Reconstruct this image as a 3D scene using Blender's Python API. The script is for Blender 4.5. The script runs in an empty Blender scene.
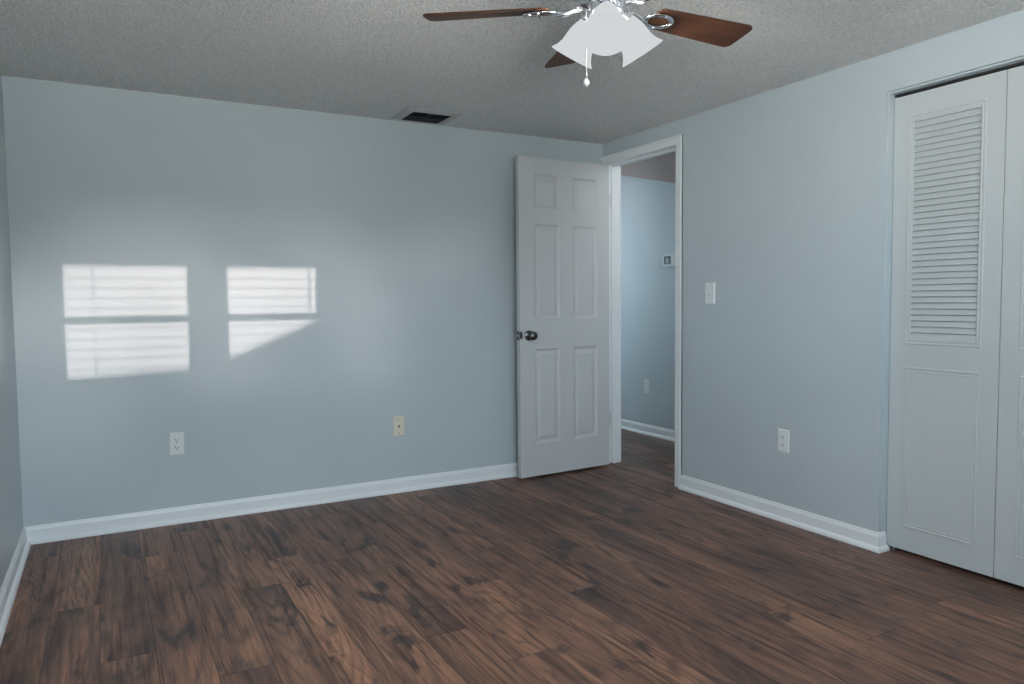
import bpy, bmesh, math, random
from mathutils import Vector, Matrix

# ------------------------------------------------------------------ camera, sky, sun, exposure
SC = bpy.context.scene
COL = SC.collection
W, H, DEPTH, TH = 3.377, 2.19, 4.80, 0.115          # room width, height, depth, wall thickness

cam_data = bpy.data.cameras.new('camera')
cam = bpy.data.objects.new('camera', cam_data)
COL.objects.link(cam)
cam_data.sensor_fit = 'HORIZONTAL'
cam_data.sensor_width = 36.0
cam_data.lens = 740.07 / 1024 * 36.0
cam_data.clip_start = 0.02
yaw, pitch, roll = -0.5033, -0.0566, -0.0093
fwd = Vector((-math.sin(yaw) * math.cos(pitch), math.cos(yaw) * math.cos(pitch), math.sin(pitch)))
rgt = Vector((math.cos(yaw), math.sin(yaw), 0))
upv = rgt.cross(fwd)
r2 = rgt * math.cos(roll) + upv * math.sin(roll)
u2 = upv * math.cos(roll) - rgt * math.sin(roll)
m = Matrix((r2, u2, -fwd)).transposed().to_4x4()
m.translation = Vector((-3.0057, -4.1597, 1.1386))
cam.matrix_world = m
SC.camera = cam

SC.view_settings.view_transform = 'Standard'
SC.view_settings.look = 'None'
SC.view_settings.gamma = 1
SC.view_settings.use_curve_mapping = False
SC.view_settings.exposure = 0.25
SC.cycles.use_denoising = True
SC.cycles.max_bounces = 14
SC.cycles.diffuse_bounces = 10
SC.cycles.sample_clamp_indirect = 4.0
SC.cycles.caustics_reflective = False
SC.cycles.caustics_refractive = False

world = bpy.data.worlds.new('daylight')
SC.world = world
world.use_nodes = True
wn = world.node_tree
bg = wn.nodes['Background']
SKY, GROUND = 21.0, 47.0                             # pale sky above; bright ground glow added below the horizon for the ceiling
w_tc = wn.nodes.new('ShaderNodeTexCoord')
w_sp = wn.nodes.new('ShaderNodeSeparateXYZ')
w_rp = wn.nodes.new('ShaderNodeValToRGB')
w_rp.color_ramp.elements[0].position = 0.46
w_rp.color_ramp.elements[0].color = (1.0, 0.985, 0.95, 1)
w_rp.color_ramp.elements[1].position = 0.54
w_rp.color_ramp.elements[1].color = (0.80 * SKY / GROUND, 0.94 * SKY / GROUND, 1.06 * SKY / GROUND, 1)
w_ma = wn.nodes.new('ShaderNodeMath')
w_ma.operation = 'MULTIPLY_ADD'
w_ma.inputs[1].default_value = 0.5
w_ma.inputs[2].default_value = 0.5
wn.links.new(w_tc.outputs['Generated'], w_sp.inputs[0])
wn.links.new(w_sp.outputs[2], w_ma.inputs[0])
wn.links.new(w_ma.outputs[0], w_rp.inputs[0])
wn.links.new(w_rp.outputs[0], bg.inputs['Color'])
bg.inputs['Strength'].default_value = GROUND


def sun(name, d, strength, angle, col):
    l = bpy.data.lights.new(name, 'SUN')
    l.energy = strength
    l.angle = math.radians(angle)
    l.color = col
    o = bpy.data.objects.new(name, l)
    o.rotation_euler = Vector(d).to_track_quat('-Z', 'Y').to_euler()
    COL.objects.link(o)
    return o


SUN_DX, SUN_DZ = -0.177, -0.1313                    # drift per metre of depth
sun('sun', (SUN_DX, 1, SUN_DZ), 1.95, 0.25, (1.0, 0.82, 0.76))
sun('soft_band_sun_upper', (0.025, 1, -0.085), 0.48, 4.5, (1.0, 0.92, 0.84))  # weak extra sun added for the soft band on the back wall
sun('soft_band_sun_lower', (-0.075, 1, -0.140), 0.6, 5.0, (1.0, 0.95, 0.90))  # second added sun, for the lower soft patches


def portal(name, loc, d, sx, sy):
    l = bpy.data.lights.new(name, 'AREA')
    l.shape = 'RECTANGLE'
    l.size, l.size_y = sx, sy
    l.cycles.is_portal = True
    o = bpy.data.objects.new(name, l)
    o.location = loc
    o.rotation_euler = Vector(d).to_track_quat('-Z', 'Z').to_euler()
    COL.objects.link(o)


portal('portal_rear', (-2.04, -DEPTH - 0.10, 1.69), (0, 1, 0), 0.60, 0.60)
portal('portal_rear_narrow', (-1.335, -DEPTH - 0.10, 1.69), (0, 1, 0), 0.52, 0.60)
portal('portal_rear_corner', (-2.895, -DEPTH - 0.10, 1.45), (0, 1, 0), 0.75, 1.15)


def fill_light(name, loc, d, sx, sy, power, col):
    l = bpy.data.lights.new(name, 'AREA')
    l.shape = 'RECTANGLE'
    l.size, l.size_y = sx, sy
    l.energy = power
    l.color = col
    o = bpy.data.objects.new(name, l)
    o.location = loc
    o.rotation_euler = Vector(d).to_track_quat('-Z', 'Y').to_euler()
    COL.objects.link(o)


fill_light('hall_fill_light', (0.52, 1.55, 1.60), (0.0, 1.0, 0.0), 0.6, 0.9, 42.0, (0.92, 0.97, 1.0))  # unseen area light added to brighten the hall

fill_light('doorway_fill_light', (0.45, -1.15, 2.15), (0.30, 0.75, -0.60), 0.45, 0.45, 5.5, (0.92, 0.97, 1.0))  # another added light, lifts the open door and far ceiling corner

# ------------------------------------------------------------------ materials


def new_mat(name):
    mt = bpy.data.materials.new(name)
    mt.use_nodes = True
    nt = mt.node_tree
    return mt, nt, nt.nodes['Principled BSDF']


def srgb(r, g, b):
    def f(c):
        c /= 255.0
        return c / 12.92 if c <= 0.04045 else ((c + 0.055) / 1.055) ** 2.4
    return (f(r), f(g), f(b), 1)


def N(nt, kind, **kw):
    n = nt.nodes.new(kind)
    for k, v in kw.items():
        setattr(n, k, v)
    return n


def lnk(nt, a, b):
    nt.links.new(a, b)


def math_n(nt, op, a, b=None, c=None):
    n = N(nt, 'ShaderNodeMath', operation=op)
    for i, v in enumerate((a, b, c)):
        if v is None:
            continue
        if isinstance(v, (int, float)):
            n.inputs[i].default_value = v
        else:
            lnk(nt, v, n.inputs[i])
    return n.outputs[0]


def ramp(nt, fac, stops):
    n = N(nt, 'ShaderNodeValToRGB')
    el = n.color_ramp.elements
    while len(el) < len(stops):
        el.new(0.5)
    for e, (p, c) in zip(el, stops):
        e.position = p
        e.color = c if isinstance(c, tuple) else (c, c, c, 1)
    lnk(nt, fac, n.inputs[0])
    return n.outputs[0]


def mix(nt, fac, a, b, mode='MIX'):
    n = N(nt, 'ShaderNodeMix', data_type='RGBA', blend_type=mode)
    if isinstance(fac, (int, float)):
        n.inputs[0].default_value = fac
    else:
        lnk(nt, fac, n.inputs[0])
    for i, v in ((6, a), (7, b)):
        if isinstance(v, tuple):
            n.inputs[i].default_value = v
        else:
            lnk(nt, v, n.inputs[i])
    return n.outputs[2]


def paint(name, col, rough=0.5, scale=120.0, bump=0.1, dist=0.002, vary=0.05, spec=0.5):
    mt, nt, p = new_mat(name)
    tc = N(nt, 'ShaderNodeTexCoord')
    n1 = N(nt, 'ShaderNodeTexNoise')
    n1.inputs['Scale'].default_value = scale
    n1.inputs['Detail'].default_value = 3
    n2 = N(nt, 'ShaderNodeTexNoise')
    n2.inputs['Scale'].default_value = 1.7
    n2.inputs['Detail'].default_value = 4
    lnk(nt, tc.outputs['Object'], n1.inputs['Vector'])
    lnk(nt, tc.outputs['Object'], n2.inputs['Vector'])
    lo = tuple(c * (1 - vary) for c in col[:3]) + (1,)
    hi = tuple(c * (1 + vary) for c in col[:3]) + (1,)
    lnk(nt, ramp(nt, n2.outputs['Fac'], [(0.3, lo), (0.7, hi)]), p.inputs['Base Color'])
    b = N(nt, 'ShaderNodeBump')
    b.inputs['Strength'].default_value = bump
    b.inputs['Distance'].default_value = dist
    lnk(nt, n1.outputs['Fac'], b.inputs['Height'])
    lnk(nt, b.outputs['Normal'], p.inputs['Normal'])
    p.inputs['Roughness'].default_value = rough
    p.inputs['Specular IOR Level'].default_value = spec
    return mt


M_WALL = paint('blue_grey_wall_paint', (0.50, 0.575, 0.61, 1), 0.42, 90, 0.22, 0.003, 0.025)
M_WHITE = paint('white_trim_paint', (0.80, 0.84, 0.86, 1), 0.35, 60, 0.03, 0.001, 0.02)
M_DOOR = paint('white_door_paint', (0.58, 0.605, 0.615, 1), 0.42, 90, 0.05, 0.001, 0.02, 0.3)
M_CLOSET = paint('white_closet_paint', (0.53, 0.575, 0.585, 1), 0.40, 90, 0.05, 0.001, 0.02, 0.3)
M_PLASTIC = paint('white_plastic', (0.78, 0.82, 0.83, 1), 0.3, 40, 0.0, 0.001, 0.01)
M_IVORY = paint('ivory_plastic', (0.74, 0.71, 0.58, 1), 0.35, 40, 0.0, 0.001, 0.01)
M_DARK = paint('dark_slot', (0.02, 0.022, 0.024, 1), 0.6, 40, 0.0)
M_GRILLE = paint('dark_register_metal', (0.018, 0.022, 0.026, 1), 0.45, 60, 0.05)
M_SCREEN = paint('lcd_screen', (0.10, 0.13, 0.13, 1), 0.2, 40, 0.0)
M_SHADE_PAINT = paint('register_frame_paint', (0.50, 0.52, 0.52, 1), 0.5, 60, 0.1)
M_TAUPE = paint('taupe_hall_tone', (0.38, 0.295, 0.27, 1), 0.7, 120, 0.2)  # brownish tone of the hall ceiling and the added wedge


def metal(name, col, rough):
    mt, nt, p = new_mat(name)
    tc = N(nt, 'ShaderNodeTexCoord')
    n = N(nt, 'ShaderNodeTexNoise')
    n.inputs['Scale'].default_value = 60
    lnk(nt, tc.outputs['Object'], n.inputs['Vector'])
    lnk(nt, ramp(nt, n.outputs['Fac'], [(0.3, rough * 0.8), (0.7, rough * 1.2)]), p.inputs['Roughness'])
    p.inputs['Base Color'].default_value = col
    p.inputs['Metallic'].default_value = 1
    return mt


M_CHROME = metal('polished_nickel', (0.72, 0.74, 0.77, 1), 0.16)
M_KNOB = metal('dark_antique_nickel', (0.16, 0.16, 0.155, 1), 0.28)
M_STEEL = metal('brushed_steel', (0.55, 0.56, 0.57, 1), 0.35)
M_STRIP = paint('threshold_strip_brown', (0.15, 0.11, 0.09, 1), 0.6, 40, 0.02)


def popcorn():
    mt, nt, p = new_mat('popcorn_ceiling')
    tc = N(nt, 'ShaderNodeTexCoord')
    v = N(nt, 'ShaderNodeTexVoronoi', feature='SMOOTH_F1')
    v.inputs['Scale'].default_value = 105
    v.inputs['Smoothness'].default_value = 0.5
    n = N(nt, 'ShaderNodeTexNoise')
    n.inputs['Scale'].default_value = 85
    n.inputs['Detail'].default_value = 5
    n2 = N(nt, 'ShaderNodeTexNoise')
    n2.inputs['Scale'].default_value = 2.2
    for q in (v, n, n2):
        lnk(nt, tc.outputs['Object'], q.inputs['Vector'])
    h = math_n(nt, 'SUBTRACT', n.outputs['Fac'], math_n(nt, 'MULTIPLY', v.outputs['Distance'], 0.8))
    b = N(nt, 'ShaderNodeBump')
    b.inputs['Strength'].default_value = 0.9
    b.inputs['Distance'].default_value = 0.018
    lnk(nt, h, b.inputs['Height'])
    lnk(nt, b.outputs['Normal'], p.inputs['Normal'])
    tone = ramp(nt, n2.outputs['Fac'], [(0.3, (0.90, 0.92, 0.905, 1)), (0.7, (0.94, 0.95, 0.93, 1))])
    pit_shade = ramp(nt, h, [(0.02, (0.84, 0.84, 0.84, 1)), (0.34, (1.0, 1.0, 1.0, 1))])    # hollows darkened: grain shade put into the colour
    lnk(nt, mix(nt, 1.0, tone, pit_shade, 'MULTIPLY'), p.inputs['Base Color'])
    p.inputs['Roughness'].default_value = 0.85
    return mt


M_CEIL = popcorn()


def wood_floor():
    mt, nt, p = new_mat('dark_hickory_laminate')
    tc = N(nt, 'ShaderNodeTexCoord')
    sep = N(nt, 'ShaderNodeSeparateXYZ')
    lnk(nt, tc.outputs['Object'], sep.inputs[0])
    X, Y = sep.outputs[0], sep.outputs[1]
    u = math_n(nt, 'DIVIDE', math_n(nt, 'ADD', X, 2.736 + 1.6), 0.160)
    row = math_n(nt, 'FLOOR', u)
    fu = math_n(nt, 'FRACT', u)
    w1 = N(nt, 'ShaderNodeTexWhiteNoise', noise_dimensions='1D')
    lnk(nt, row, w1.inputs['W'])
    v = math_n(nt, 'DIVIDE', math_n(nt, 'ADD', Y, math_n(nt, 'MULTIPLY', w1.outputs['Value'], 7.3)), 1.62)
    cell = math_n(nt, 'FLOOR', v)
    fv = math_n(nt, 'FRACT', v)
    pid = math_n(nt, 'ADD', math_n(nt, 'MULTIPLY', row, 17.31), math_n(nt, 'MULTIPLY', cell, 5.77))
    w2 = N(nt, 'ShaderNodeTexWhiteNoise', noise_dimensions='1D')
    lnk(nt, pid, w2.inputs['W'])
    tone = w2.outputs['Value']

    def coords(sx, sy):
        c = N(nt, 'ShaderNodeCombineXYZ')
        lnk(nt, math_n(nt, 'MULTIPLY', X, sx), c.inputs[0])
        lnk(nt, math_n(nt, 'MULTIPLY', Y, sy), c.inputs[1])
        lnk(nt, math_n(nt, 'MULTIPLY', pid, 3.17), c.inputs[2])
        return c.outputs[0]

    def noise(sx, sy, det=3, rough=0.55, dist=0.0):
        n = N(nt, 'ShaderNodeTexNoise')
        n.inputs['Scale'].default_value = 1
        n.inputs['Detail'].default_value = det
        n.inputs['Roughness'].default_value = rough
        n.inputs['Distortion'].default_value = dist
        lnk(nt, coords(sx, sy), n.inputs['Vector'])
        return n.outputs['Fac']

    broad = noise(6.5, 0.9, 4, 0.6, 0.4)
    field = noise(4.2, 0.42, 1, 0.4, 0.35)
    rings = math_n(nt, 'SINE', math_n(nt, 'MULTIPLY', field, 170.0))
    rings = math_n(nt, 'POWER', math_n(nt, 'MULTIPLY_ADD', rings, 0.5, 0.5), 3.0)
    fine = noise(210, 6, 4, 0.7)
    streak = noise(48, 1.5, 5, 0.62, 0.3)
    smudge = noise(9, 3.2, 5, 0.62, 0.8)
    base = ramp(nt, broad, [(0.32, srgb(92, 69, 60)), (0.48, srgb(126, 94, 79)), (0.68, srgb(162, 122, 98))])
    tint = ramp(nt, tone, [(0.0, (0.66, 0.64, 0.64, 1)), (0.45, (0.88, 0.85, 0.84, 1)), (1.0, (1.12, 1.05, 1.0, 1))])
    c = mix(nt, 1.0, base, tint, 'MULTIPLY')
    c = mix(nt, math_n(nt, 'MULTIPLY', rings, 0.42), c, srgb(70, 54, 50))
    c = mix(nt, ramp(nt, streak, [(0.52, 0.0), (0.64, 0.62)]), c, srgb(44, 35, 34))
    c = mix(nt, ramp(nt, fine, [(0.49, 0.0), (0.60, 0.50)]), c, srgb(48, 37, 34))
    c = mix(nt, ramp(nt, smudge, [(0.55, 0.0), (0.66, 0.85)]), c, srgb(44, 41, 43))
    # knots and long dark cracks
    vk = N(nt, 'ShaderNodeTexVoronoi')
    vk.inputs['Scale'].default_value = 1
    lnk(nt, coords(6, 1.9), vk.inputs['Vector'])
    c = mix(nt, ramp(nt, vk.outputs['Distance'], [(0.03, 0.92), (0.20, 0.0)]), c, srgb(36, 35, 38))
    crack = noise(30, 2.2, 2, 0.5, 0.8)
    c = mix(nt, ramp(nt, crack, [(0.69, 0.0), (0.735, 0.85)]), c, srgb(33, 31, 34))
    # seams
    eu = math_n(nt, 'MINIMUM', fu, math_n(nt, 'SUBTRACT', 1.0, fu))
    ev = math_n(nt, 'MINIMUM', fv, math_n(nt, 'SUBTRACT', 1.0, fv))
    su = math_n(nt, 'LESS_THAN', eu, 0.010)
    sv = math_n(nt, 'LESS_THAN', ev, 0.0011)
    seam = math_n(nt, 'MAXIMUM', su, sv)
    c = mix(nt, math_n(nt, 'MULTIPLY', seam, 0.75), c, srgb(28, 24, 25))
    lnk(nt, c, p.inputs['Base Color'])
    b = N(nt, 'ShaderNodeBump')
    b.inputs['Strength'].default_value = 0.25
    b.inputs['Distance'].default_value = 0.0015
    hgt = math_n(nt, 'SUBTRACT', math_n(nt, 'MULTIPLY', fine, 0.5), seam)
    lnk(nt, hgt, b.inputs['Height'])
    lnk(nt, b.outputs['Normal'], p.inputs['Normal'])
    lnk(nt, ramp(nt, streak, [(0.3, 0.36), (0.7, 0.50)]), p.inputs['Roughness'])
    p.inputs['Specular IOR Level'].default_value = 0.32
    return mt


M_FLOOR = wood_floor()


def blade_wood():
    mt, nt, p = new_mat('cherry_blade_wood')
    tc = N(nt, 'ShaderNodeTexCoord')
    mp = N(nt, 'ShaderNodeMapping')
    mp.inputs['Scale'].default_value = (3, 60, 3)
    lnk(nt, tc.outputs['Object'], mp.inputs[0])
    n = N(nt, 'ShaderNodeTexNoise')
    n.inputs['Scale'].default_value = 1
    n.inputs['Detail'].default_value = 4
    lnk(nt, mp.outputs[0], n.inputs['Vector'])
    lnk(nt, ramp(nt, n.outputs['Fac'], [(0.3, (0.038, 0.016, 0.009, 1)), (0.7, (0.074, 0.029, 0.014, 1))]), p.inputs['Base Color'])
    p.inputs['Roughness'].default_value = 0.5
    p.inputs['Specular IOR Level'].default_value = 0.2
    return mt


M_BLADE = blade_wood()


def glow(name, col, strength):
    mt, nt, p = new_mat(name)
    p.inputs['Base Color'].default_value = (0, 0, 0, 1)
    p.inputs['Specular IOR Level'].default_value = 0.0
    p.inputs['Roughness'].default_value = 0.4
    p.inputs['Emission Color'].default_value = col
    p.inputs['Emission Strength'].default_value = strength
    return mt


M_GLASS_SHADE = glow('lit_frosted_glass', (0.94, 0.985, 1.0, 1), 0.57)
M_BULB = glow('lit_bulb', (0.95, 0.98, 1.0, 1), 0.565)


def crystal():
    mt, nt, p = new_mat('cut_crystal')
    p.inputs['Base Color'].default_value = (0.30, 0.32, 0.34, 1)
    p.inputs['Roughness'].default_value = 0.1
    p.inputs['Transmission Weight'].default_value = 0.45
    return mt


M_CRYSTAL = crystal()


def pane():
    mt = bpy.data.materials.new('window_glass')
    mt.use_nodes = True
    nt = mt.node_tree
    nt.nodes.clear()
    out = N(nt, 'ShaderNodeOutputMaterial')
    tr = N(nt, 'ShaderNodeBsdfTransparent')
    gl = N(nt, 'ShaderNodeBsdfGlossy')
    gl.inputs['Roughness'].default_value = 0.05
    ms = N(nt, 'ShaderNodeMixShader')
    ms.inputs[0].default_value = 0.06
    lnk(nt, tr.outputs[0], ms.inputs[1])
    lnk(nt, gl.outputs[0], ms.inputs[2])
    lnk(nt, ms.outputs[0], out.inputs[0])
    return mt


M_PANE = pane()
M_GRASS = paint('outdoor_pale_concrete', (0.66, 0.66, 0.62, 1), 0.9, 40, 0.3)
M_SUN_BLOCKER = paint('sun_blocker_surface', (0.45, 0.43, 0.40, 1), 0.8, 20, 0.1)

# ------------------------------------------------------------------ helpers


def box(bm, x0, x1, y0, y1, z0, z1, mat=None):
    vs = [bm.verts.new(Vector((x, y, z)) if mat is None else mat @ Vector((x, y, z)))
          for z in (z0, z1) for y in (y0, y1) for x in (x0, x1)]
    for f in ((0, 2, 3, 1), (4, 5, 7, 6), (0, 1, 5, 4), (1, 3, 7, 5), (3, 2, 6, 7), (2, 0, 4, 6)):
        bm.faces.new([vs[i] for i in f])


def loft(bm, rings, closed=True, cap=True):
    """rings: lists of points, all the same length."""
    vr = [[bm.verts.new(p) for p in r] for r in rings]
    n = len(vr[0])
    for a, b in zip(vr, vr[1:]):
        for i in range(n if closed else n - 1):
            j = (i + 1) % n
            bm.faces.new((a[i], a[j], b[j], b[i]))
    if cap:
        bm.faces.new(list(reversed(vr[0])))
        bm.faces.new(vr[-1])


def frame_matrix(origin, axis):
    a = Vector(axis).normalized()
    t = Vector((0, 0, 1)) if abs(a.z) < 0.95 else Vector((1, 0, 0))
    x = t.cross(a).normalized()
    y = a.cross(x)
    mm = Matrix((x, y, a)).transposed().to_4x4()
    mm.translation = Vector(origin)
    return mm


def lathe(bm, prof, mat=Matrix(), n=32, closed_prof=False):
    """prof: (radius, height) pairs, spun about local z; a zero radius closes to a point ring cap."""
    rings = []
    for r, h in prof:
        r = max(r, 1e-5)
        rings.append([mat @ Vector((r * math.cos(2 * math.pi * i / n), r * math.sin(2 * math.pi * i / n), h)) for i in range(n)])
    if closed_prof:
        rings.append(rings[0])
        vr = [[bm.verts.new(p) for p in r] for r in rings[:-1]]
        k = len(vr)
        for a in range(k):
            b = (a + 1) % k
            for i in range(n):
                j = (i + 1) % n
                bm.faces.new((vr[a][i], vr[a][j], vr[b][j], vr[b][i]))
    else:
        loft(bm, rings)


def tube(bm, pts, r, n=10):
    rings = []
    pts = [Vector(p) for p in pts]
    for i, p in enumerate(pts):
        d = (pts[min(i + 1, len(pts) - 1)] - pts[max(i - 1, 0)]).normalized()
        mm = frame_matrix(p, d)
        rings.append([mm @ Vector((r * math.cos(2 * math.pi * k / n), r * math.sin(2 * math.pi * k / n), 0)) for k in range(n)])
    loft(bm, rings)


def prism(bm, poly, axis, a, b):
    """extrude a 2-D outline along axis: 'x' outline (y,z); 'y' outline (x,z); 'z' outline (x,y)."""
    def P(p, t):
        return {'x': (t, p[0], p[1]), 'y': (p[0], t, p[1]), 'z': (p[0], p[1], t)}[axis]
    loft(bm, [[P(p, a) for p in poly], [P(p, b) for p in poly]])


def obj(name, bm, mat, parent=None, smooth=False, bevel=0.0, loc=None):
    bmesh.ops.recalc_face_normals(bm, faces=bm.faces)
    me = bpy.data.meshes.new(name)
    bm.to_mesh(me)
    bm.free()
    me.materials.append(mat)
    o = bpy.data.objects.new(name, me)
    COL.objects.link(o)
    if parent is not None:
        o.parent = parent
    if loc is not None:
        o.location = loc
    if smooth:
        for p in me.polygons:
            p.use_smooth = True
    if bevel:
        b = o.modifiers.new('edge', 'BEVEL')
        b.width = bevel
        b.segments = 2
        b.limit_method = 'ANGLE'
        b.angle_limit = math.radians(50)
    if smooth or bevel:
        ws = o.modifiers.new('shade', 'WEIGHTED_NORMAL')
        ws.keep_sharp = False
    return o


def B():
    return bmesh.new()


def empty(name, loc, rz=0.0):
    o = bpy.data.objects.new(name, None)
    o.location = loc
    o.rotation_euler = (0, 0, rz)
    o.empty_display_size = 0.05
    COL.objects.link(o)
    return o


def tag(o, label, cat, group=None, kind=None):
    o['label'] = label
    o['category'] = cat
    if group:
        o['group'] = group
    if kind:
        o['kind'] = kind
    return o


def struct(o, label, cat):
    return tag(o, label, cat, kind='structure')


# ------------------------------------------------------------------ room shell
HX = 0.9675                                          # face of the hall's far wall
DY0, DY1, DZ = -0.035, -0.752, 2.046                 # bedroom doorway
CY0, CY1, CZ = -2.086, -3.020, 2.024                 # closet opening

b = B(); box(b, -W - TH, HX + TH, -DEPTH - TH, 3.2, -0.10, 0.0)
struct(obj('floor', b, M_FLOOR), 'dark brown wood plank floor with knots', 'floor')

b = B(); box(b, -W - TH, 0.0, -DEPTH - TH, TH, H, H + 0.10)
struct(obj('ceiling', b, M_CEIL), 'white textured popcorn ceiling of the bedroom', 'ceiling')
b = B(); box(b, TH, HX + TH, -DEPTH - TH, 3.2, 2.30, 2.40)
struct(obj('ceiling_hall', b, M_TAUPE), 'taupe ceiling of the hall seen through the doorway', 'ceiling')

b = B(); box(b, -W - TH, 0.0, 0, TH, 0, H)
struct(obj('wall_back', b, M_WALL), 'pale blue grey back wall with two sunlit window patches', 'wall')

b = B(); box(b, -W - TH, -W, -DEPTH, 0, 0, H)
struct(obj('wall_left', b, M_WALL), 'pale blue grey wall along the left edge', 'wall')

b = B()                                              # right wall with doorway and closet opening
box(b, 0, TH, DY0 + 0.02, 3.2, 0, 2.30)
box(b, 0, TH, DY1 - 0.02, DY0 + 0.02, DZ + 0.02, 2.30)
box(b, 0, TH, CY0, DY1 - 0.02, 0, 2.30)
box(b, 0, TH, CY1, CY0, CZ, 2.30)
box(b, 0, TH, -DEPTH, CY1, 0, 2.30)
struct(obj('wall_right', b, M_WALL), 'pale blue grey right wall between doorway and closet', 'wall')

WIN = [(-2.321, -1.757), (-1.578, -1.095)]
WZ0, WZ1, RAIL = 1.40, 1.971, 1.700
HOLES = [(-3.25, -2.54, 0.90, 2.0), WIN[0] + (WZ0, WZ1), WIN[1] + (WZ0, WZ1)]
b = B()
xe = [-W - TH] + [v for hl in HOLES for v in hl[:2]] + [HX + TH]
for i in range(0, len(xe), 2):
    box(b, xe[i], xe[i + 1], -DEPTH - TH, -DEPTH, 0, H)
for x0, x1, z0, z1 in HOLES:
    box(b, x0, x1, -DEPTH - TH, -DEPTH, 0, z0)
    box(b, x0, x1, -DEPTH - TH, -DEPTH, z1, H)
struct(obj('wall_rear', b, M_WALL), 'wall behind the camera with two windows and an added one', 'wall')

b = B(); box(b, HX, HX + TH, -DEPTH, 3.2, 0, 2.30)
struct(obj('wall_hall', b, M_WALL), 'pale blue grey hall wall behind the doorway', 'wall')
b = B(); box(b, TH, HX, 3.2, 3.2 + TH, 0, 2.30)
struct(obj('wall_hall_end', b, M_WALL), 'end wall of the hall, out of sight', 'wall')
b = B(); box(b, TH, HX, -1.72, -1.60, 0, 2.30); box(b, TH, HX, -3.60, -3.50, 0, 2.30)
struct(obj('wall_closet', b, M_WALL), 'closet side walls behind the folding doors', 'wall')

b = B()                                              # sloping wedge added for the brownish area atop the hall wall
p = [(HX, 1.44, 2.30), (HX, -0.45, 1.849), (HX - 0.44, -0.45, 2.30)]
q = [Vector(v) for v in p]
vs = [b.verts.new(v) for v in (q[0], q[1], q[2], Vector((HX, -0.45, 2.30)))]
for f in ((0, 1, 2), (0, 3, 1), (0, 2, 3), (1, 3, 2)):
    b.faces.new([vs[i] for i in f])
struct(obj('trim_hall_wedge', b, M_TAUPE), 'added taupe sloping wedge at the top of the hall wall', 'soffit')


def base_prof(t0=0.013, h=0.083, shoe=0.030):
    """(distance from wall, height) outline of a baseboard with shoe moulding."""
    return [(0, 0), (shoe, 0), (shoe, 0.008), (shoe * 0.86, 0.016), (shoe * 0.62, 0.021), (t0 + 0.001, 0.023), (t0, 0.064),
            (t0 * 0.80, 0.071), (t0 * 0.62, 0.073), (t0 * 0.50, h - 0.003), (t0 * 0.3, h), (0, h)]


BP = base_prof()
b = B(); prism(b, [(-d, z) for d, z in BP], 'x', -W, 0)
struct(obj('baseboard_back', b, M_WHITE), 'white baseboard along the back wall', 'baseboard')
b = B(); prism(b, [(-W + d, z) for d, z in BP], 'y', -DEPTH, -0.0)
struct(obj('baseboard_left', b, M_WHITE), 'white baseboard along the left wall', 'baseboard')
b = B()
lo = [[(-d, -0.803, z) for d, z in BP], [(-d, CY0 - d, z) for d, z in BP], [(0.045, CY0 - d, z) for d, z in BP]]
loft(b, lo)
struct(obj('baseboard_right', b, M_WHITE), 'white baseboard between doorway and closet', 'baseboard')
b = B(); prism(b, [(HX - d, z) for d, z in BP], 'y', -1.60, 3.2)
struct(obj('baseboard_hall', b, M_WHITE), 'white baseboard of the hall behind the doorway', 'baseboard')

# ------------------------------------------------------------------ doorway casing (trim) with jamb, stop and strike
casing = B()
CW = 0.050
for x_in, x_out in ((0.0, -0.012), (TH, TH + 0.012)):
    xo = (x_out - x_in)
    y_left = 0.0 if x_in == 0.0 else DY0 + CW
    # right leg, left leg, head, each two-stepped
    for y0, y1 in ((DY1 - CW, DY1 + 0.004), (DY0 - 0.004, y_left)):
        box(casing, min(x_in, x_in + xo), max(x_in, x_in + xo), y0, y1, 0, DZ)
    box(casing, min(x_in, x_in + xo), max(x_in, x_in + xo), DY1 - CW, y_left, DZ - 0.004 + 0.004, 2.099)
    yo = x_in + xo * 1.35
    box(casing, min(x_in, yo), max(x_in, yo), DY1 - CW, DY1 - CW + 0.018, 0, 2.099)
    box(casing, min(x_in, yo), max(x_in, yo), DY1 - CW + 0.018, y_left, 2.080, 2.099)
cas = obj('trim_1', casing, M_WHITE, bevel=0.003)
struct(cas, 'white door casing around the open doorway', 'door casing')
j = B()
box(j, 0.0005, TH - 0.0005, DY0, DY0 + 0.0195, 0, DZ + 0.0195)
box(j, 0.0005, TH - 0.0005, DY1 - 0.0195, DY1, 0, DZ + 0.0195)
box(j, 0.0005, TH - 0.0005, DY1, DY0, DZ, DZ + 0.0195)
obj('door_jamb', j, M_WHITE, cas)
j = B()
box(j, 0.042, 0.077, DY0 - 0.011, DY0, 0, DZ)
box(j, 0.042, 0.077, DY1, DY1 + 0.011, 0, DZ)
box(j, 0.042, 0.077, DY1 + 0.011, DY0 - 0.011, DZ - 0.011, DZ)
obj('door_stop', j, M_WHITE, cas, bevel=0.002)
j = B(); box(j, 0.008, 0.038, DY1, DY1 + 0.0015, 0.885, 0.945)
obj('strike_plate', j, M_KNOB, cas)

b = B()
loft(b, [[(0.004, y, 0), (0.010, y, 0.007), (0.040, y, 0.007), (0.046, y, 0)] for y in (DY1, DY0)])
struct(obj('trim_2', b, M_STRIP), 'thin floor strip across the doorway threshold', 'threshold')

# ------------------------------------------------------------------ open six panel door
DW, DT, D0, D1 = 0.720, 0.035, 0.015, 2.027
door = B()
S0, S1, S2, S3 = 0.104, 0.302, 0.410, 0.606
ROWS = [(0.222, 0.828), (1.015, 1.615), (1.718, 1.925)]


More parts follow.
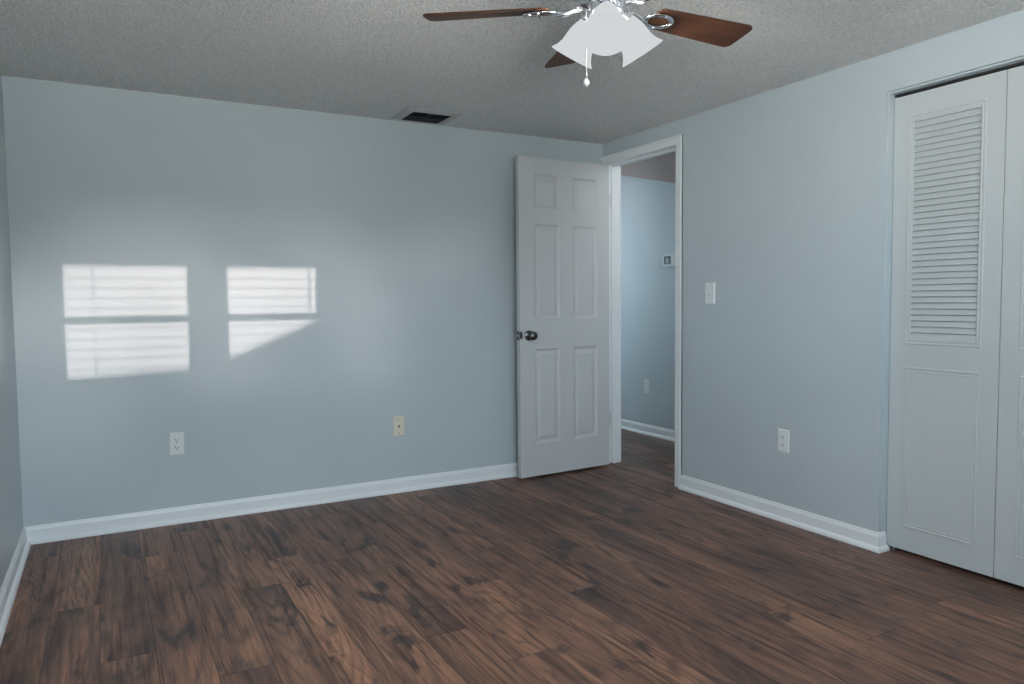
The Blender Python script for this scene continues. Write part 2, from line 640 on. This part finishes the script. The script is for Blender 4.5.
def panel_rings(bm, s0, s1, z0, z1, face, sgn):
    """moulded recessed panel; face = y of the door face, sgn = outward direction."""
    steps = [(0.0, 0.0), (0.010, -0.007), (0.016, -0.009), (0.024, -0.009), (0.045, -0.002), (0.047, -0.002)]
    rings = []
    for ins, dep in steps:
        y = face + sgn * dep
        rings.append([Vector((-s0 - ins, y, z0 + ins)), Vector((-s1 + ins, y, z0 + ins)),
                      Vector((-s1 + ins, y, z1 - ins)), Vector((-s0 - ins, y, z1 - ins))])
    vr = [[bm.verts.new(v) for v in r] for r in rings]
    for a, c in zip(vr, vr[1:]):
        for i in range(4):
            k = (i + 1) % 4
            bm.faces.new((a[i], a[k], c[k], c[i]))
    bm.faces.new(vr[-1])


def door_face(bm, face, sgn):
    xs = [0, S0, S1, S2, S3, DW]
    zs = [D0] + [v for r in ROWS for v in r] + [D1]
    for i in range(5):
        for k in range(7):
            if i in (1, 3) and k in (1, 3, 5):
                panel_rings(bm, xs[i], xs[i + 1], zs[k], zs[k + 1], face, sgn)
            else:
                bm.faces.new([bm.verts.new((-xs[a], face, zs[c])) for a, c in ((i, k), (i + 1, k), (i + 1, k + 1), (i, k + 1))])


door_face(door, 0.0, -1)
door_face(door, DT, 1)
for pts in ([(0, D0), (0, D1)], [(-DW, D0), (-DW, D1)]):
    (xa, za), (xb, zb) = pts
    door.faces.new([door.verts.new(v) for v in ((xa, 0, za), (xa, DT, za), (xb, DT, zb), (xb, 0, zb))])
for z in (D0, D1):
    door.faces.new([door.verts.new(v) for v in ((0, 0, z), (-DW, 0, z), (-DW, DT, z), (0, DT, z))])
bmesh.ops.remove_doubles(door, verts=door.verts, dist=1e-5)
d1 = empty('door_1', (-0.020, -0.1025, 0), 0.059)
struct(d1, 'white six panel door standing open against the back wall', 'door')
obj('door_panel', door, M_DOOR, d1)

KS, KZ = 0.652, 0.915
k = B()
mm = frame_matrix((-KS, 0, KZ), (0, -1, 0))
lathe(k, [(0.0, 0.0), (0.033, 0.0), (0.033, 0.004), (0.029, 0.008), (0.014, 0.011), (0.012, 0.030), (0.020, 0.034), (0.0265, 0.041),
          (0.0285, 0.050), (0.0265, 0.059), (0.019, 0.065), (0.0, 0.067)], mm, 32)
mm = frame_matrix((-KS, DT, KZ), (0, 1, 0))
lathe(k, [(0.0, 0.0), (0.033, 0.0), (0.033, 0.004), (0.029, 0.008), (0.014, 0.011), (0.012, 0.026), (0.020, 0.029), (0.0265, 0.035),
          (0.0285, 0.043), (0.0265, 0.050), (0.019, 0.055), (0.0, 0.057)], mm, 32)
kn = obj('door_knob', k, M_KNOB, d1, smooth=True)
kn['label'] = 'round dark nickel door knob'
k = B()
box(k, -DW - 0.0012, -DW, 0.004, DT - 0.004, KZ - 0.028, KZ + 0.028)
box(k, -DW + 0.0, -DW + 0.018, -0.0012, 0.0, KZ - 0.020, KZ + 0.026)
lp = obj('latch_plate', k, M_KNOB, d1)
k = B(); box(k, -DW - 0.009, -DW - 0.0012, 0.011, 0.024, KZ - 0.009, KZ + 0.009)
obj('latch_bolt', k, M_STEEL, lp)
for z in (1.795, 0.325):
    k = B()
    tube(k, [(0.004, 0.004, z - 0.043), (0.004, 0.004, z + 0.043)], 0.0055, 12)
    box(k, -0.0005, 0.0015, 0.004, 0.031, z - 0.043, z + 0.043)
    tube(k, [(0.004, 0.004, z + 0.043), (0.004, 0.004, z + 0.050)], 0.0035, 12)
    obj('hinge', k, M_STEEL, d1)

# ------------------------------------------------------------------ closet: jamb lining and folding louvred door
b = B()
JX0, JX1 = 0.014, 0.055
box(b, JX0, JX1, CY0 - 0.004, CY0, 0, CZ)
box(b, JX0, JX1, CY1, CY1 + 0.010, 0, CZ)
box(b, JX0, JX1, CY1 + 0.010, CY0 - 0.004, CZ - 0.008, CZ)
struct(obj('trim_3', b, M_WALL, bevel=0.002), 'wall coloured lining of the closet opening', 'jamb')

d2 = empty('door_2', (0.058, 0, 0))
struct(d2, 'white louvred folding closet door at the right edge', 'closet door')
LT = 0.030


def bead(bm, y0, y1, z0, z1, w, h):
    """rectangular ring of rounded moulding standing h proud of the leaf's face (x = 0, outward is -x)."""
    steps = [(0, 0.0), (w * 0.2, -h), (w * 0.5, -h * 1.15), (w * 0.8, -h), (w, 0.0)]
    vr = []
    for ins, x in steps:
        vr.append([bm.verts.new(v) for v in ((x, y0 + ins, z0 + ins), (x, y1 - ins, z0 + ins), (x, y1 - ins, z1 - ins), (x, y0 + ins, z1 - ins))])
    for a, c in zip(vr, vr[1:]):
        for i in range(4):
            kk = (i + 1) % 4
            bm.faces.new((a[i], a[kk], c[kk], c[i]))


def make_leaf(ya, yb):
    z0, z1 = 0.018, 2.003
    lv0, lv1 = ya + 0.090, yb - 0.090                 # louvre opening (y) measured from the hinge side
    lz0, lz1 = 0.958, 1.884
    bm = B()
    box(bm, 0, LT, ya, lv0, z0, z1)
    box(bm, 0, LT, lv1, yb, z0, z1)
    box(bm, 0, LT, lv0, lv1, z0, lz0)
    box(bm, 0, LT, lv0, lv1, lz1, z1)
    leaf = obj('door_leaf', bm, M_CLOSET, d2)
    s = B()
    n = 36
    for i in range(n):
        zc = lz0 + (i + 0.5) * (lz1 - lz0) / n
        mt = Matrix.Translation((0.013, 0, zc)) @ Matrix.Rotation(math.radians(28), 4, 'Y')
        box(s, -0.0030, 0.0030, lv0 - 0.001, lv1 + 0.001, -0.0165, 0.0165, mt)
    obj('louvre_slats', s, M_CLOSET, leaf)
    s = B()
    bead(s, lv0 - 0.022, lv1 + 0.022, lz0 - 0.028, lz1 + 0.028, 0.009, 0.003)
    bead(s, lv0 - 0.008, lv1 + 0.008, lz0 - 0.012, lz1 + 0.012, 0.007, 0.002)
    obj('louvre_moulding', s, M_CLOSET, leaf)
    s = B()
    bead(s, ya + 0.074, yb - 0.072, 0.122, 0.832, 0.010, 0.0035)
    bead(s, ya + 0.090, yb - 0.088, 0.138, 0.816, 0.006, 0.0025)
    obj('panel_moulding', s, M_CLOSET, leaf)
    return leaf


make_leaf(-2.5485, CY0 - 0.003)
make_leaf(-3.008, -2.5515)
s = B()
box(s, 0.004, 0.024, CY0 - 0.040, CY0 - 0.012, 0.0, 0.006)
tube(s, [(0.014, CY0 - 0.030, 0.0), (0.014, CY0 - 0.030, 0.018)], 0.004, 10)
obj('floor_pivot', s, M_STEEL, d2)
s = B(); box(s, -0.004, 0.034, CY1 + 0.011, CY0 - 0.005, CZ - 0.016, CZ - 0.0085)
obj('top_track', s, M_DARK, d2)

# ------------------------------------------------------------------ wall plates


def plate(name, loc, rz, label, cat, mat, w=0.070, h=0.117, tilt=0.0, group=None):
    """Empty at the plate's middle; local x runs along the wall, -y comes out of it."""
    e = empty(name, loc, rz)
    e.rotation_euler = (0, tilt, rz)
    tag(e, label, cat, group)
    bm = B()
    hw, hh = w / 2, h / 2
    loft(bm, [[(-hw, 0, -hh), (hw, 0, -hh), (hw, 0, hh), (-hw, 0, hh)],
              [(-hw, -0.002, -hh), (hw, -0.002, -hh), (hw, -0.002, hh), (-hw, -0.002, hh)],
              [(-hw + 0.004, -0.006, -hh + 0.004), (hw - 0.004, -0.006, -hh + 0.004), (hw - 0.004, -0.006, hh - 0.004), (-hw + 0.004, -0.006, hh - 0.004)]])
    obj('cover_plate', bm, mat, e)
    return e


def screw(e, z, mat):
    bm = B()
    lathe(bm, [(0.0, 0.0), (0.0034, 0.0), (0.003, 0.0012), (0.0, 0.0016)], frame_matrix((0, -0.006, z), (0, -1, 0)), 14)
    obj('screw', bm, mat, e)


def duplex(e, mat):
    for zc in (0.0195, -0.0195):
        bm = B()
        prof = []
        for i in range(24):
            a = 2 * math.pi * i / 24
            prof.append((max(-0.0165, min(0.0165, 0.0185 * math.cos(a))), zc + max(-0.0135, min(0.0135, 0.0165 * math.sin(a)))))
        prism(bm, prof, 'y', -0.0058, -0.0085)
        r = obj('receptacle', bm, mat, e)
        s = B()
        box(s, -0.0078, -0.0052, -0.0092, -0.0084, zc - 0.0015, zc + 0.0085)
        box(s, 0.0052, 0.0078, -0.0092, -0.0084, zc - 0.0005, zc + 0.0075)
        lathe(s, [(0.0, 0.0), (0.003, 0.0), (0.003, 0.0008), (0.0, 0.0009)], frame_matrix((0, -0.0084, zc - 0.0080), (0, -1, 0)), 14)
        obj('slots', s, M_DARK, r)
    screw(e, 0.0, M_STEEL)


e = plate('wall_outlet', (-2.700, 0, 0.4135), 0, 'white duplex wall outlet on the back wall below the sunlit patches', 'outlet', M_PLASTIC, tilt=0.02)
duplex(e, M_PLASTIC)
e = plate('cable_plate', (-1.492, 0, 0.395), 0, 'ivory wall plate with a single cable jack on the back wall', 'wall plate', M_IVORY)
for z in (0.042, -0.042):
    screw(e, z, M_KNOB)
bm = B()
lathe(bm, [(0.0, 0.0), (0.0075, 0.0), (0.0075, 0.002), (0.0048, 0.002), (0.0048, 0.010), (0.003, 0.010), (0.0, 0.009)], frame_matrix((0, -0.006, 0), (0, -1, 0)), 18)
obj('cable_jack', bm, M_KNOB, e)
e = plate('wall_outlet', (0, -1.558, 0.411), -math.pi / 2, 'white duplex wall outlet low on the right wall beside the closet', 'outlet', M_PLASTIC)
duplex(e, M_PLASTIC)
e = plate('light_switch', (0, -1.030, 1.166), -math.pi / 2, 'white toggle light switch on the wall right of the doorway', 'light switch', M_PLASTIC, w=0.074, h=0.120)
for z in (0.030, -0.030):
    screw(e, z, M_PLASTIC)
bm = B(); box(bm, -0.0055, 0.0055, -0.0066, -0.0058, -0.013, 0.013)
obj('toggle_slot', bm, M_SHADE_PAINT, e)
bm = B(); loft(bm, [[(-0.004, -0.006, -0.004), (0.004, -0.006, -0.004), (0.004, -0.006, 0.008), (-0.004, -0.006, 0.008)],
                    [(-0.0035, -0.018, 0.006), (0.0035, -0.018, 0.006), (0.0035, -0.018, 0.012), (-0.0035, -0.018, 0.012)]])
obj('toggle', bm, M_PLASTIC, e)
e = plate('wall_outlet', (HX, 0.712, 0.405), -math.pi / 2, 'white wall outlet in the hall seen through the doorway', 'outlet', M_PLASTIC)
duplex(e, M_PLASTIC)

th = empty('thermostat', (HX, 0.425, 1.440), -math.pi / 2)
tag(th, 'small white thermostat with a dark screen on the hall wall', 'thermostat')
bm = B(); box(bm, -0.060, 0.060, -0.006, 0, -0.050, 0.050); box(bm, -0.056, 0.056, -0.030, -0.006, -0.046, 0.046)
obj('housing', bm, M_PLASTIC, th, bevel=0.003)
bm = B(); box(bm, -0.040, 0.040, -0.0312, -0.0298, -0.026, 0.036)
sc_ = obj('display_screen', bm, M_SCREEN, th)
bm = B(); box(bm, -0.012, 0.010, -0.0318, -0.0311, -0.018, 0.022)
obj('display_digits', bm, M_SHADE_PAINT, sc_)

# ------------------------------------------------------------------ ceiling register
ve = empty('ceiling_vent', (-1.358, -0.178, H), 0)
tag(ve, 'dark slotted air vent with painted frame in the ceiling near the back wall', 'air vent')
bm = B()
ox, oy, ix, iy = 0.165, 0.140, 0.114, 0.100
o4 = [(-ox, -oy), (ox, -oy), (ox, oy), (-ox, oy)]
i4 = [(-ix, -iy), (ix, -iy), (ix, iy), (-ix, iy)]
lo = [[(x, y, 0) for x, y in o4], [(x, y, -0.003) for x, y in o4], [(x, y, -0.011) for x, y in i4], [(x, y, 0) for x, y in i4]]
vr = [[bm.verts.new(v) for v in r] for r in lo]
for a in range(4):
    c = (a + 1) % 4
    for i in range(4):
        kk = (i + 1) % 4
        bm.faces.new((vr[a][i], vr[a][kk], vr[c][kk], vr[c][i]))
obj('frame', bm, M_SHADE_PAINT, ve)
bm = B()
for i in range(9):
    yc = -iy + (i + 0.5) * 2 * iy / 9
    mt = Matrix.Translation((0, yc, -0.006)) @ Matrix.Rotation(math.radians(35 if i < 5 else -35), 4, 'X')
    box(bm, -ix, ix, -0.009, 0.009, -0.0007, 0.0007, mt)
box(bm, -0.003, 0.003, -iy, iy, -0.010, -0.002)
obj('louvre', bm, M_GRILLE, ve)
bm = B(); box(bm, -ix, ix, -iy, iy, -0.0012, -0.0002)
obj('duct_opening', bm, M_DARK, ve)

# ------------------------------------------------------------------ ceiling fan
FX, FY, FR, FZ = -1.711, -2.39, 0.53, 1.975
fan = empty('ceiling_fan', (FX, FY, H))
tag(fan, 'brown bladed ceiling fan with three lit white glass shades', 'ceiling fan')
zz = lambda z: z - H
bm = B()
lathe(bm, [(0.0, 0.0), (0.085, 0.0), (0.088, -0.020), (0.090, -0.040), (0.118, -0.055), (0.130, -0.085), (0.130, -0.135), (0.118, -0.165),
           (0.085, -0.185), (0.080, -0.195), (0.0, -0.195)], Matrix(), 48)
obj('motor_housing', bm, M_CHROME, fan, smooth=True)
bm = B()
lathe(bm, [(0.0, -0.195), (0.062, -0.195), (0.062, -0.202), (0.054, -0.206), (0.054, -0.232), (0.046, -0.246), (0.020, -0.254), (0.016, -0.262), (0.0, -0.266)], Matrix(), 40)
kit = obj('light_kit', bm, M_CHROME, fan, smooth=True)

PITCH = math.tan(math.radians(12.5))


def blade_mesh():
    bm = B()
    r0, r1 = 0.165, FR
    w0, w1 = 0.046, 0.060
    out = [(r0, -w0 * 0.55), (r0 + 0.006, -w0 * 0.85), (r0 + 0.018, -w0)]
    for a in range(0, 91, 15):
        t = math.radians(a - 90)
        out.append((r1 - 0.022 + 0.022 * math.cos(t), -w1 + 0.022 + 0.022 * math.sin(t)))
    top = [(x, -y) for x, y in reversed(out)]
    pts = out + top
    rings = []
    for dz in (-0.0028, 0.0028):
        rings.append([Vector((x, y, -y * PITCH + dz)) for x, y in pts])
    loft(bm, rings)
    return bm


def iron_mesh():
    """open loop bracket carrying a blade: arm, ring plate and three screws, below the blade."""
    bm = B()
    tube(bm, [(0.070, 0, -0.001), (0.095, 0, -0.004), (0.120, 0, -0.014), (0.145, 0, -0.012)], 0.0085, 10)
    prof = []
    n = 28
    cx, rx, ry, wd = 0.190, 0.052, 0.034, 0.011
    rings = []
    for i in range(n):
        t = 2 * math.pi * i / n
        c, s_ = math.cos(t), math.sin(t)
        ring = []
        for dr, dz in ((0, -0.0035), (0, -0.0105), (-wd, -0.0105), (-wd, -0.0035)):
            x, y = cx + (rx + dr) * c, (ry + dr) * s_
            ring.append(Vector((x, y, -y * PITCH + dz)))
        rings.append(ring)
    vr = [[bm.verts.new(v) for v in r] for r in rings]
    for a in range(n):
        c = (a + 1) % n
        for i in range(4):
            kk = (i + 1) % 4
            bm.faces.new((vr[a][i], vr[a][kk], vr[c][kk], vr[c][i]))
    for px, py in ((0.236, 0), (0.196, 0.029), (0.196, -0.029)):
        lathe(bm, [(0.0, -0.0135), (0.0045, -0.0130), (0.006, -0.0105), (0.006, -0.003), (0.0, -0.003)],
              Matrix.Translation((px, py, -py * PITCH)), 12)
    return bm


bl0 = obj('blade', blade_mesh(), M_BLADE, fan)
ir0 = obj('blade_iron', iron_mesh(), M_CHROME, bl0, smooth=True)
for i in range(5):
    a = math.radians(0 + 72 * i)
    if i == 0:
        bl = bl0
    else:
        bl = bl0.copy(); COL.objects.link(bl); bl.parent = fan
        ir = ir0.copy(); COL.objects.link(ir); ir.parent = bl
    bl.location = (0, 0, zz(FZ))
    bl.rotation_euler = (0, 0, a)

TILT = math.radians(54.5)
for i, az in enumerate((113.2, -6.8, 233.2)):
    a = math.radians(az)
    h = Vector((math.cos(a), math.sin(a), 0))
    ax = h * math.cos(TILT) + Vector((0, 0, -math.sin(TILT)))
    rim = h * 0.120 + Vector((0, 0, zz(1.858)))
    L = 0.112
    neck = rim - ax * L
    mm = frame_matrix(neck, ax)
    outer = [(0.0235, 0.0), (0.027, 0.006), (0.034, 0.020), (0.0405, 0.036), (0.0445, 0.052), (0.0470, 0.068), (0.0500, 0.082), (0.0555, 0.095), (0.0625, 0.105), (0.0690, 0.112)]
    inner = [(r - 0.003, hh + 0.0008) for r, hh in reversed(outer)]
    bm = B(); lathe(bm, outer + inner, mm, 40, closed_prof=True)
    sh = obj('lamp_shade', bm, M_GLASS_SHADE, fan, smooth=True)
    bm = B()
    lathe(bm, [(0.0, -0.030), (0.017, -0.030), (0.019, -0.022), (0.0255, -0.012), (0.0275, 0.0), (0.0275, 0.007), (0.0265, 0.008), (0.0, 0.008)], mm, 28)
    tube(bm, [h * 0.020 + Vector((0, 0, zz(1.955))), mm @ Vector((0, 0, -0.024))], 0.011, 12)
    obj('shade_fitter', bm, M_CHROME, sh, smooth=True)
    bm = B()
    lathe(bm, [(0.0, 0.008), (0.011, 0.008), (0.013, 0.022), (0.021, 0.042), (0.024, 0.056), (0.021, 0.070), (0.012, 0.079), (0.0, 0.081)], mm, 24)
    obj('bulb', bm, M_BULB, sh, smooth=True)
    l = bpy.data.lights.new('lamp_light', 'POINT')    # this bulb's own light, shining out of the shade's mouth
    l.energy = 7.5
    l.shadow_soft_size = 0.015
    l.color = (1.0, 0.97, 0.93)
    o = bpy.data.objects.new('lamp_light', l)
    o.location = Vector((FX, FY, H)) + (mm @ Vector((0, 0, 0.104)))
    COL.objects.link(o)

for az in (113.2, -6.8, 233.2):                      # bare lights added between the shades to brighten blades and ceiling
    l = bpy.data.lights.new('fan_fill_light', 'POINT')
    l.energy = 3.0
    l.shadow_soft_size = 0.02
    l.color = (1.0, 0.97, 0.92)
    o = bpy.data.objects.new('fan_fill_light', l)
    a = math.radians(az + 60)
    o.location = (FX + 0.085 * math.cos(a), FY + 0.085 * math.sin(a), 1.925)
    COL.objects.link(o)

ca = math.radians(143)
cp = Vector((0.058 * math.cos(ca), 0.058 * math.sin(ca), 0))
bm = B()
tube(bm, [cp * 0.86 + Vector((0, 0, zz(1.975))), cp + Vector((0, 0, zz(1.970))), cp + Vector((0, 0, zz(1.778)))], 0.0014, 8)
for i in range(46):
    z = 1.965 - i * 0.004
    lathe(bm, [(0.0, -0.0018), (0.0018, 0), (0.0, 0.0018)], Matrix.Translation(cp + Vector((0, 0, zz(z)))), 6)
ch = obj('pull_chain', bm, M_STEEL, fan)
bm = B()
lathe(bm, [(0.0, 0.0), (0.003, -0.001), (0.0035, -0.004), (0.0075, -0.009), (0.009, -0.016), (0.0075, -0.024), (0.004, -0.029), (0.0, -0.031)],
      Matrix.Translation(cp + Vector((0, 0, zz(1.780)))), 8)
fb = obj('chain_fob', bm, M_CRYSTAL, ch)

# ------------------------------------------------------------------ windows behind the camera (two cast the sunlit patches, one is added for more daylight)


def rear_window(name, x0, x1, label):
    w = empty(name, ((x0 + x1) / 2, -DEPTH, WZ0))
    struct(w, label, 'window')
    cx, z_ = (x0 + x1) / 2, WZ0
    hw = (x1 - x0) / 2
    y_out, y_in = -0.085, -0.060
    bm = B()
    # frame liner sits outside the clear light, in the wall's outer half
    zr = RAIL - z_
    zt = WZ1 - z_
    box(bm, -hw, hw, y_out - 0.012, y_out + 0.012, zr - 0.018, zr + 0.018)
    obj('meeting_rail', bm, M_WHITE, w)
    bm = B()
    box(bm, -hw, hw, y_out - 0.030, y_in + 0.02, -0.0, 0.012)
    obj('sash_frame', bm, M_WHITE, w)
    bm = B(); box(bm, -hw, hw, y_out - 0.002, y_out + 0.002, 0.012, zt)
    obj('pane', bm, M_PANE, w)
    bm = B()
    n = 11
    for i in range(n):
        zc = zt - 0.022 - i * 0.050
        mt = Matrix.Translation((0, -0.030, zc)) @ Matrix.Rotation(math.radians(-7.5 - 1.2), 4, 'X')
        box(bm, -hw, hw, -0.024, 0.024, -0.0013, 0.0013, mt)
    sl = obj('blind_slats', bm, M_WHITE, w)
    bm = B()
    for xx in (-hw + 0.124 * (1 if x0 < -2 else 3.5), hw - 0.06):
        if x0 < -2 and xx > 0:
            continue
        tube(bm, [(xx, -0.004, 0), (xx, -0.004, zt)], 0.0022, 8)
    obj('blind_cord', bm, M_WHITE, sl)


rear_window('window_1', *WIN[0], 'wider small window behind the camera with open blinds')
rear_window('window_2', *WIN[1], 'narrower small window behind the camera with open blinds')


def plain_window(name, loc, rz, w, h, label):
    """double hung window; local x along the wall, local y into the room."""
    e = empty(name, loc, rz)
    struct(e, label, 'window')
    hw = w / 2
    bm = B()
    for x0, x1, z0, z1 in ((-hw, -hw + 0.035, 0, h), (hw - 0.035, hw, 0, h), (-hw + 0.035, hw - 0.035, 0, 0.035),
                           (-hw + 0.035, hw - 0.035, h - 0.035, h), (-hw + 0.035, hw - 0.035, h / 2 - 0.018, h / 2 + 0.018)):
        box(bm, x0, x1, -0.09, -0.05, z0, z1)
    obj('sash_frame', bm, M_WHITE, e)
    bm = B(); box(bm, -hw + 0.035, hw - 0.035, -0.072, -0.068, 0.035, h - 0.035)
    obj('pane', bm, M_PANE, e)


plain_window('window_added', ((-3.25 - 2.54) / 2, -DEPTH, 0.9), 0, 0.71, 1.1, 'added tall window behind the camera in the left corner')  # window added to bring daylight to the left corner and ceiling

# unseen sun blocker added outside; its top edge trims the foot of the sunlit patches
SY = -12.0
fx = lambda x: x - SUN_DX * -SY
fz = lambda z: z - SUN_DZ * -SY
out = [(fx(-9), -0.15), (fx(1.2), -0.15), (fx(1.2), fz(1.75)), (fx(-1.86), fz(1.75)), (fx(-1.90), fz(1.06)), (fx(-2.44), fz(0.842)), (fx(-2.56), fz(0.803)), (fx(-3.4), fz(0.768)), (fx(-9), fz(0.6))]
b = B(); loft(b, [[(x, SY, z) for x, z in out], [(x - SUN_DX * 3.0, SY - 3.0, z) for x, z in out]])
struct(obj('trim_sun_blocker', b, M_SUN_BLOCKER), 'added unseen sun blocker outside, behind the camera', 'sun blocker')
